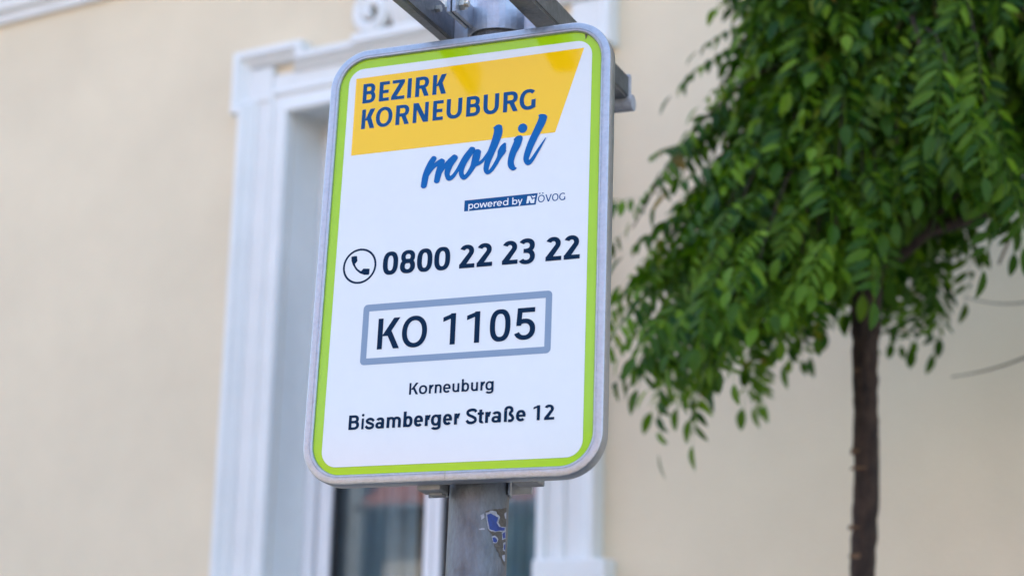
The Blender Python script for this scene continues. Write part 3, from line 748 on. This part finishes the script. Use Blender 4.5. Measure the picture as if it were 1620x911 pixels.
# pipe clamp joining the arms to the pole top
cl = bpy.data.objects.new('pole_clamp', None); COL.objects.link(cl); cl.parent = sign
RC = RP + .003
for sgn in (-1, 1):                                # near and far half
    pts = [(-.0640, sgn * .010), (-.050, sgn * .010)]
    a0 = math.asin(.010 / RC)
    for i in range(15):
        a_ = math.pi - a0 - (math.pi - 2 * a0) * i / 14
        pts.append((RC * math.cos(a_), sgn * RC * math.sin(a_)))
    pts += [(.050, sgn * .010), (.0630, sgn * .010)]
    V, Fc = [], []
    for i, (l, s) in enumerate(pts):
        a_, b_ = Vector(pts[max(i - 1, 0)]), Vector(pts[min(i + 1, len(pts) - 1)]); d = (b_ - a_).normalized(); nn = Vector((-d.y, d.x)) * sgn * .0032
        for (dl, ds, h) in ((0, 0, .001), (nn.x, nn.y, .001), (nn.x, nn.y, .070), (0, 0, .070)): V.append(T(l + dl, s + ds, h))
    for i in range(len(pts) - 1):
        for q in range(4): Fc.append((i * 4 + q, (i + 1) * 4 + q, (i + 1) * 4 + (q + 1) % 4, i * 4 + (q + 1) % 4))
    Fc += [(0, 1, 2, 3), tuple((len(pts) - 1) * 4 + q for q in (3, 2, 1, 0))]
    from_data('clamp_band', V, Fc, 'clamp_steel', cl)
# two lugs with a pinch bolt, standing out towards the street
for dl in (-.0075, .0005):
    hull_box('clamp_lug', (-.030 + dl, -.100, .008), (-.0245 + dl, -.034, .038), 'clamp_steel', cl, .0006)
tube('bolt', [T(-.046, -.082, .024), T(-.012, -.082, .024)], [.0045, .0045], 'bolt', cl, 10, False)
tube('bolt_head', [T(-.0237, -.082, .024), T(-.0165, -.082, .024)], [.0085, .0085], 'bolt', cl, 6, False)
tube('bolt_head', [T(-.0450, -.082, .024), T(-.0378, -.082, .024)], [.0085, .0085], 'bolt', cl, 6, False)

# ================================================================== THE TREE
TD = 4.0
fwd = wray(CX, CY); right_h = ROT @ Vector((1, 0, 0)); right_h.z = 0; right_h.normalize()
fwd_h = Vector((-right_h.y, right_h.x, 0))
graft = CAM + wray(1374, 492) * TD
low = CAM + wray(1362, 911) * (TD - .0)
down = (low - graft).normalized()
foot = graft + down * (graft.z / -down.z)
tree = thing('street_tree', 'small street tree with drooping pinnate leaves and slim dark trunk', 'tree', foot)
def L(p): return Vector(p) - foot
RT = .031
pts, rr = [], []
n = 110
for i in range(n + 1):
    t = i / n; p = foot.lerp(graft, t) + right_h * .006 * math.sin(t * 17) + fwd_h * .006 * math.cos(t * 13)
    pts.append(L(p)); rr.append(RT * (1.32 - .36 * min(1, t * 1.4)) * (1 + random.uniform(-.045, .045)) + (.006 if i >= n - 2 else 0))
pts.append(L(graft + Vector((0, 0, .05)))); rr.append(RT * 1.12)
pts.append(L(graft + Vector((0, 0, .10)))); rr.append(RT * .9)
V, Fc = tube_data(pts, rr, 26)
for i in range(len(V)): V[i] = V[i] + Vector((random.uniform(-1, 1), random.uniform(-1, 1), random.uniform(-1, 1))) * .0026
trunk = from_data('trunk', V, Fc, 'bark', tree, True)
for (py, hgt) in ((588, .010), (715, .016), (742, .008), (835, .012), (880, .012)):
    t = (py - 492) / (911 - 492); c = graft.lerp(low, t); rad_ = RT * (1.0 + .05 * t)
    a0 = random.uniform(2.2, 3.4)
    Vs, Fs = [], []
    for i in range(9):
        a_ = a0 + i * .22; d = right_h * math.cos(a_) + fwd_h * math.sin(a_); hh = hgt * math.sin(math.pi * (i + .6) / 9.2)
        for sg in (-1, 1): Vs.append(L(c + d * (rad_ + .0012) + Vector((0, 0, sg * hh * .5))))
    for i in range(8): Fs.append((2 * i, 2 * i + 2, 2 * i + 3, 2 * i + 1))
    from_data('bark_scar', Vs, Fs, 'bark_scar', tree, True)

# --- crown: limbs that rise from the graft, arch over and hang down; leaves along the hanging shoots
PXM = TD / F_PX
def skirt(lat_px):                                 # photo row where the hanging shoots end, by distance from the trunk (in photo pixels at the trunk)
    tab = [(-420, 330), (-370, 430), (-320, 490), (-260, 540), (-200, 530), (-140, 500), (-90, 460), (-50, 400), (-10, 320), (40, 305), (110, 345), (170, 335), (205, 260), (235, 130), (300, 60), (420, 50)]
    for (a_, ya), (b_, yb) in zip(tab, tab[1:]):
        if a_ <= lat_px <= b_: return ya + (yb - ya) * (lat_px - a_) / (b_ - a_)
    return tab[0][1] if lat_px < tab[0][0] else tab[-1][1]
zrow = lambda py: graft.z + (492 - py) * PXM * 1.0
def bez(a_, b_, c_, t): return a_ * (1 - t) ** 2 + b_ * 2 * t * (1 - t) + c_ * t * t
rng = random.Random(11)
shoots = []
NS = 185
for i in range(NS):
    th = 2 * math.pi * (i + rng.uniform(-.4, .4)) / NS * 1.0
    ring_f = (1.0, .78, .55, .9, .66)[i % 5] * rng.uniform(.9, 1.06)
    c, s = math.cos(th), math.sin(th)
    rho = (.545 if c < 0 else .62 + .2 * c) * ring_f  # right side widened beyond the view, added to shade the wall
    lat = c * rho; dep = s * rho * .85
    zb = zrow(skirt(lat / PXM) + rng.uniform(-50, 10) - (0 if ring_f > .6 else 30))
    if ring_f > .95 and c < -.2 and rng.random() < .35: continue
    apex = graft.z + 1.0 + rng.uniform(-.12, .5) - .25 * ring_f
    a_ = graft + Vector((0, 0, rng.uniform(.06, .30))) + right_h * c * .03 + fwd_h * s * .03
    if c < -.1:
        a_ = graft + Vector((0, 0, rng.uniform(.20, .62))) + right_h * c * .06 + fwd_h * s * .06
    b_ = graft + right_h * lat * (.60 if c < 0 else .9) + fwd_h * dep * .75; b_.z = apex + (apex - zb) * .40
    if c < -.1: b_ = a_.lerp(graft + right_h * lat + fwd_h * dep, .5); b_.z = a_.z + rng.uniform(.05, .22)
    e_ = graft + right_h * lat + fwd_h * dep; e_.z = max(zb, graft.z - .42)
    shoots.append((a_, b_, e_, c, s))
# upper fill: shoots that stay high in the crown
for i in range(130):
    th = rng.uniform(0, 2 * math.pi); c, s = math.cos(th), math.sin(th); rho = rng.uniform(.10, .33) if c < 0 else rng.uniform(.15, .75)
    lat, dep = c * rho, s * rho * .85
    zt = graft.z + rng.uniform(.45, 1.45); a_ = graft + Vector((0, 0, .1))
    b_ = graft + right_h * lat * .7 + fwd_h * dep * .7; b_.z = zt + .25
    e_ = graft + right_h * lat + fwd_h * dep; e_.z = max(zt - rng.uniform(.15, .4), zrow(skirt(lat / PXM)))
    shoots.append((a_, b_, e_, c, s))
bV, bF = [], []
for j, (a_, b_, e_, c, s) in enumerate(shoots):
    pp = [L(bez(a_, b_, e_, k / 9)) for k in range(10)]
    r0 = .011 if j % 9 == 0 else .0045
    v, f_ = tube_data(pp, [r0 * (1 - .8 * k / 9) + .0008 for k in range(10)], 5)
    i0 = len(bV); bV += v; bF += [tuple(i0 + q for q in ff) for ff in f_]
from_data('branches', bV, bF, 'bark', tree, True)

def leaf_mesh(seed, mat='leaf', small=1.0):
    """one pinnate leaf along +X, drooping towards -Z"""
    r = random.Random(seed); V, Fc = [], []
    Ln = r.uniform(.19, .27); npair = r.choice((5, 6, 6, 7)); droop = r.uniform(.25, .75)
    def axis(t): return Vector((Ln * t * (1 - .12 * droop * t), 0.0, -Ln * droop * .55 * t * t))
    for i in range(5):
        t0, t1 = i / 5, (i + 1) / 5
        p, q = axis(t0), axis(t1); w = .0011 * (1 - .5 * t0)
        i0 = len(V); V += [p + Vector((0, w, 0)), p + Vector((0, -w, 0)), q + Vector((0, -w, 0)), q + Vector((0, w, 0))]; Fc.append((i0, i0 + 1, i0 + 2, i0 + 3))
    def leaflet(p, d, nrm, ln, wd, curl):
        d = d.normalized(); side = nrm.cross(d).normalized(); nn = d.cross(side)
        prof_ = ((0, .03), (.12, .55), (.32, .96), (.55, 1.0), (.78, .68), (.93, .28), (1.0, .02))
        i0 = len(V)
        for (t, w) in prof_:
            c_ = p + d * ln * (t * .97 + .03) - nn * curl * ln * t * t
            for sg in (-1, 0, 1): V.append(c_ + side * sg * wd * w * .5 + nn * abs(sg) * w * wd * .16)
        for i in range(len(prof_) - 1):
            for q in (0, 1): Fc.append((i0 + i * 3 + q, i0 + i * 3 + q + 1, i0 + (i + 1) * 3 + q + 1, i0 + (i + 1) * 3 + q))
    for i in range(npair):
        t = .22 + .70 * i / (npair - .2); p = axis(t); tang = (axis(min(1, t + .05)) - axis(t - .05)).normalized()
        sz = small * (.046, .056, .061, .060, .055, .049, .043)[i] * r.uniform(.9, 1.1)
        for sg in (-1, 1):
            d = tang * r.uniform(.45, .75) + Vector((0, sg, 0)) + Vector((0, 0, -r.uniform(.15, .75)))
            nrm = Vector((0, sg * -.1, 1)) + Vector((r.uniform(-.3, .3), r.uniform(-.3, .3), 0))
            leaflet(p + Vector((0, sg * .002, 0)), d, nrm, sz * r.uniform(.85, 1.1), sz * r.uniform(.27, .36), r.uniform(.05, .3))
    leaflet(axis(.985), axis(1) - axis(.9), Vector((0, 0, 1)), .058, .025, .15)
    me = bpy.data.meshes.new('leaf'); me.from_pydata([tuple(v) for v in V], [], Fc); me.update(); me.materials.append(M[mat])
    for p in me.polygons: p.use_smooth = True
    return me
leafs = [leaf_mesh(100 + i) for i in range(12)] + [leaf_mesh(200 + i, 'young_leaf', .78) for i in range(5)]
placed = []
for j, (a_, b_, e_, c, s) in enumerate(shoots):
    length = sum((bez(a_, b_, e_, (k + 1) / 12) - bez(a_, b_, e_, k / 12)).length for k in range(12))
    gap = .058 if c < 0 else .068
    nl = int(length / gap)
    ph = rng.uniform(0, 6.28)
    for q in range(nl):
        t = 1 - (q * gap) / length
        if t < .28: break
        p = bez(a_, b_, e_, t); az = math.atan2(s, c) + (.75 if q % 2 else -.75) * (.7 if c < -.25 else 1) + rng.uniform(-.6, .6)
        if q == 0: az = math.atan2(s, c) + rng.uniform(-.4, .4)
        out = right_h * math.cos(az) + fwd_h * math.sin(az)
        pitch = rng.uniform(-1.35, -.45) if t > .55 else rng.uniform(-1.0, .1)
        if c < -.25: pitch = rng.uniform(-1.05, -.15)
        d = out * math.cos(pitch) + Vector((0, 0, math.sin(pitch)))
        y_ = Vector((0, 0, 1)).cross(d).normalized(); z_ = d.cross(y_)
        rot = Matrix((d, y_, z_)).transposed() @ Matrix.Rotation(rng.uniform(-.5, .5), 3, 'X')
        placed.append((L(p), rot, rng.uniform(.68, 1.15), rng.randrange(12, 17) if (q < 3 and c < -.2 and rng.random() < .65) or rng.random() < .02 else rng.randrange(12)))
# which leaves show largest: in the frame and towards the camera
def score(pl):
    w = ROT.transposed() @ (pl[0] + foot - CAM); dpt = -w.z
    x, y = CX + F_PX * w.x / dpt, CY - F_PX * w.y / dpt
    return dpt + (0 if -20 < x < 1640 and -20 < y < 930 else 50)
placed.sort(key=score)
for (p, rot, sc, k_) in placed[:300]:
    o = bpy.data.objects.new('leaf', leafs[k_]); COL.objects.link(o); o.parent = tree
    o.matrix_local = Matrix.Translation(p) @ rot.to_4x4() @ Matrix.Scale(sc, 4)
for young in (False, True):
    V, Fc = [], []
    for (p, rot, sc, k_) in placed[300:]:
        if (k_ >= 12) != young: continue
        i0 = len(V); V += [p + rot @ (v.co * sc) for v in leafs[k_].vertices]; Fc += [tuple(i0 + q for q in pl.vertices) for pl in leafs[k_].polygons]
    fo = from_data('foliage', V, Fc, 'young_leaf' if young else 'leaf', tree, True); fo['kind'] = 'stuff'
# bare twigs and a side limb to the right of the crown
def px3(px, py, dep): return L(CAM + wray(px, py) * dep)
def wavy(p, q, bow, n=12): return [p.lerp(q, i / n) + Vector((0, 0, bow * math.sin(math.pi * i / n))) for i in range(n + 1)]
tw = wavy(px3(1505, 596, 4.35), px3(1660, 548, 4.2), -.012); tube('bare_twig', tw, [.0014 + .002 * i / 12 for i in range(13)], 'bark', tree, 7)
tw = wavy(px3(1580, 418, 4.0), px3(1640, 300, 3.95), .01); tube('bare_twig', tw, [.003 + .002 * i / 12 for i in range(13)], 'twig', tree, 7)
tw = wavy(px3(1525, 470, 4.4), px3(1660, 470, 4.3), -.018); tube('bare_twig', tw, [.0012 + .0012 * i / 12 for i in range(13)], 'bark', tree, 6)
tw = wavy(px3(1545, 300, 4.2), px3(1640, 250, 4.15), .01); tube('bare_twig', tw, [.001 + .0015 * i / 12 for i in range(13)], 'twig', tree, 6)
tw = [L(graft + Vector((0, 0, .08))), L(graft + right_h * .14 + Vector((0, 0, .20))), px3(1585, 330, 4.05), px3(1602, 200, 4.05), px3(1598, 60, 4.05)]
tw = [tw[0].lerp(tw[1], .5)] + tw[1:]
tube('side_limb', tw, [.024, .020, .018, .016, .012], 'bark', tree, 9)

# ================================================================== ACROSS THE STREET (seen in the window and in the sign's gloss)
def small_house(name, x0, x1, y, eave, ridge, mat, label, wins, door):
    h = thing(name, label, 'building', ((x0 + x1) / 2, y, 0)); cx = (x0 + x1) / 2; hw = (x1 - x0) / 2
    box('wall', (-hw, -7, .1), (hw, 0, eave), mat, h)
    V = [(-hw - .2, .45, eave - .1), (hw + .2, .45, eave - .1), (hw + .2, -3.5, ridge), (-hw - .2, -3.5, ridge), (hw + .2, -7.4, eave - .1), (-hw - .2, -7.4, eave - .1)]
    from_data('roof', V, [(0, 1, 2, 3), (3, 2, 4, 5), (0, 3, 5), (1, 4, 2), (0, 5, 4, 1)], 'roof', h)
    box('eaves_gutter', (-hw - .2, .452, eave - .16), (hw + .2, .56, eave - .06), 'galvanised', h, .02)
    for wx in wins:
        w = bpy.data.objects.new('window', None); COL.objects.link(w); w.parent = h; w.location = (wx - cx, 0, 1.0)
        box('window_frame', (-.62, .003, 0), (.62, .05, 1.65), 'window_paint', w, .01); 
        for sx_ in (-.29, .29): box('pane', (sx_ - .24, .046, .08), (sx_ + .24, .056, 1.57), 'dark_glass', w)
        box('sill', (-.7, .002, -.08), (.7, .12, -.004), 'stucco', w, .01)
    d = box('door', (door - cx - .5, .004, .12), (door - cx + .5, .06, 2.25), 'wood', h, .01)
    box('door_handle', (door - cx + .36, .061, 1.1), (door - cx + .42, .10, 1.2), 'bolt', d, .01)
    box('chimney', (hw * .3, -3.3, ridge - 1.0), (hw * .3 + .6, -2.7, ridge + .8), 'plinth', h, .02)
small_house('cottage', -15.0, -8.3, -11.0, 4.1, 7.0, 'grey_plaster', 'low pale cottage with red tiled roof mirrored in the window glass', (-10.4,), -13.4)
small_house('terraced_house', -30.0, -15.45, -11.0, 7.2, 10.2, 'blue_plaster', 'tall grey blue terraced house across the street, left of the pale cottage', (-28, -25, -22, -17), -19.4)
small_house('cottage', -7.9, 9.5, -11.0, 3.7, 7.1, 'ochre', 'low ochre cottage with red tiled roof across the street from the sign', (-6, -3.2, -.4, 5.2, 7.8), 2.4)
def far_tree(loc, h, r, label, seed, nleaf):
    rg = random.Random(seed); t = thing('garden_tree', label, 'tree', loc)
    tube('trunk', [(0, 0, -.02), (.05, .02, h * .3), (0, .05, h * .55), (.05, 0, h * .8)], [.13, .11, .08, .03], 'bark', t, 10)
    V, Fc = [], []
    lob = [(rg.uniform(-.55, .55) * r, rg.uniform(-.55, .55) * r, h - r + rg.uniform(-.6, .45) * r, rg.uniform(.35, .6) * r) for _ in range(14)]
    for i in range(nleaf):
        lx, ly, lz, lr = lob[i % 14]
        d = Vector((rg.gauss(0, 1), rg.gauss(0, 1), rg.gauss(0, 1))).normalized() * lr * rg.uniform(.6, 1.05)
        c = Vector((lx, ly, lz)) + d; a_ = Vector((rg.gauss(0, 1), rg.gauss(0, 1), rg.gauss(0, 1))).normalized(); b_ = a_.orthogonal().normalized(); s_ = rg.uniform(.06, .12)
        i0 = len(V); V += [c - a_ * s_, c + b_ * s_ * .5, c + a_ * s_, c - b_ * s_ * .5]; Fc.append((i0, i0 + 1, i0 + 2, i0 + 3))
    cr = from_data('crown', V, Fc, 'far_leaf', t); cr['kind'] = 'stuff'
far_tree((-1.6, -8.6, .115), 5.7, 2.0, 'tall leafy tree on the far pavement before the ochre cottage', 3, 9000)
far_tree((-10.6, -8.4, .115), 3.6, 1.15, 'low round tree on the far pavement before the pale cottage', 5, 4000)
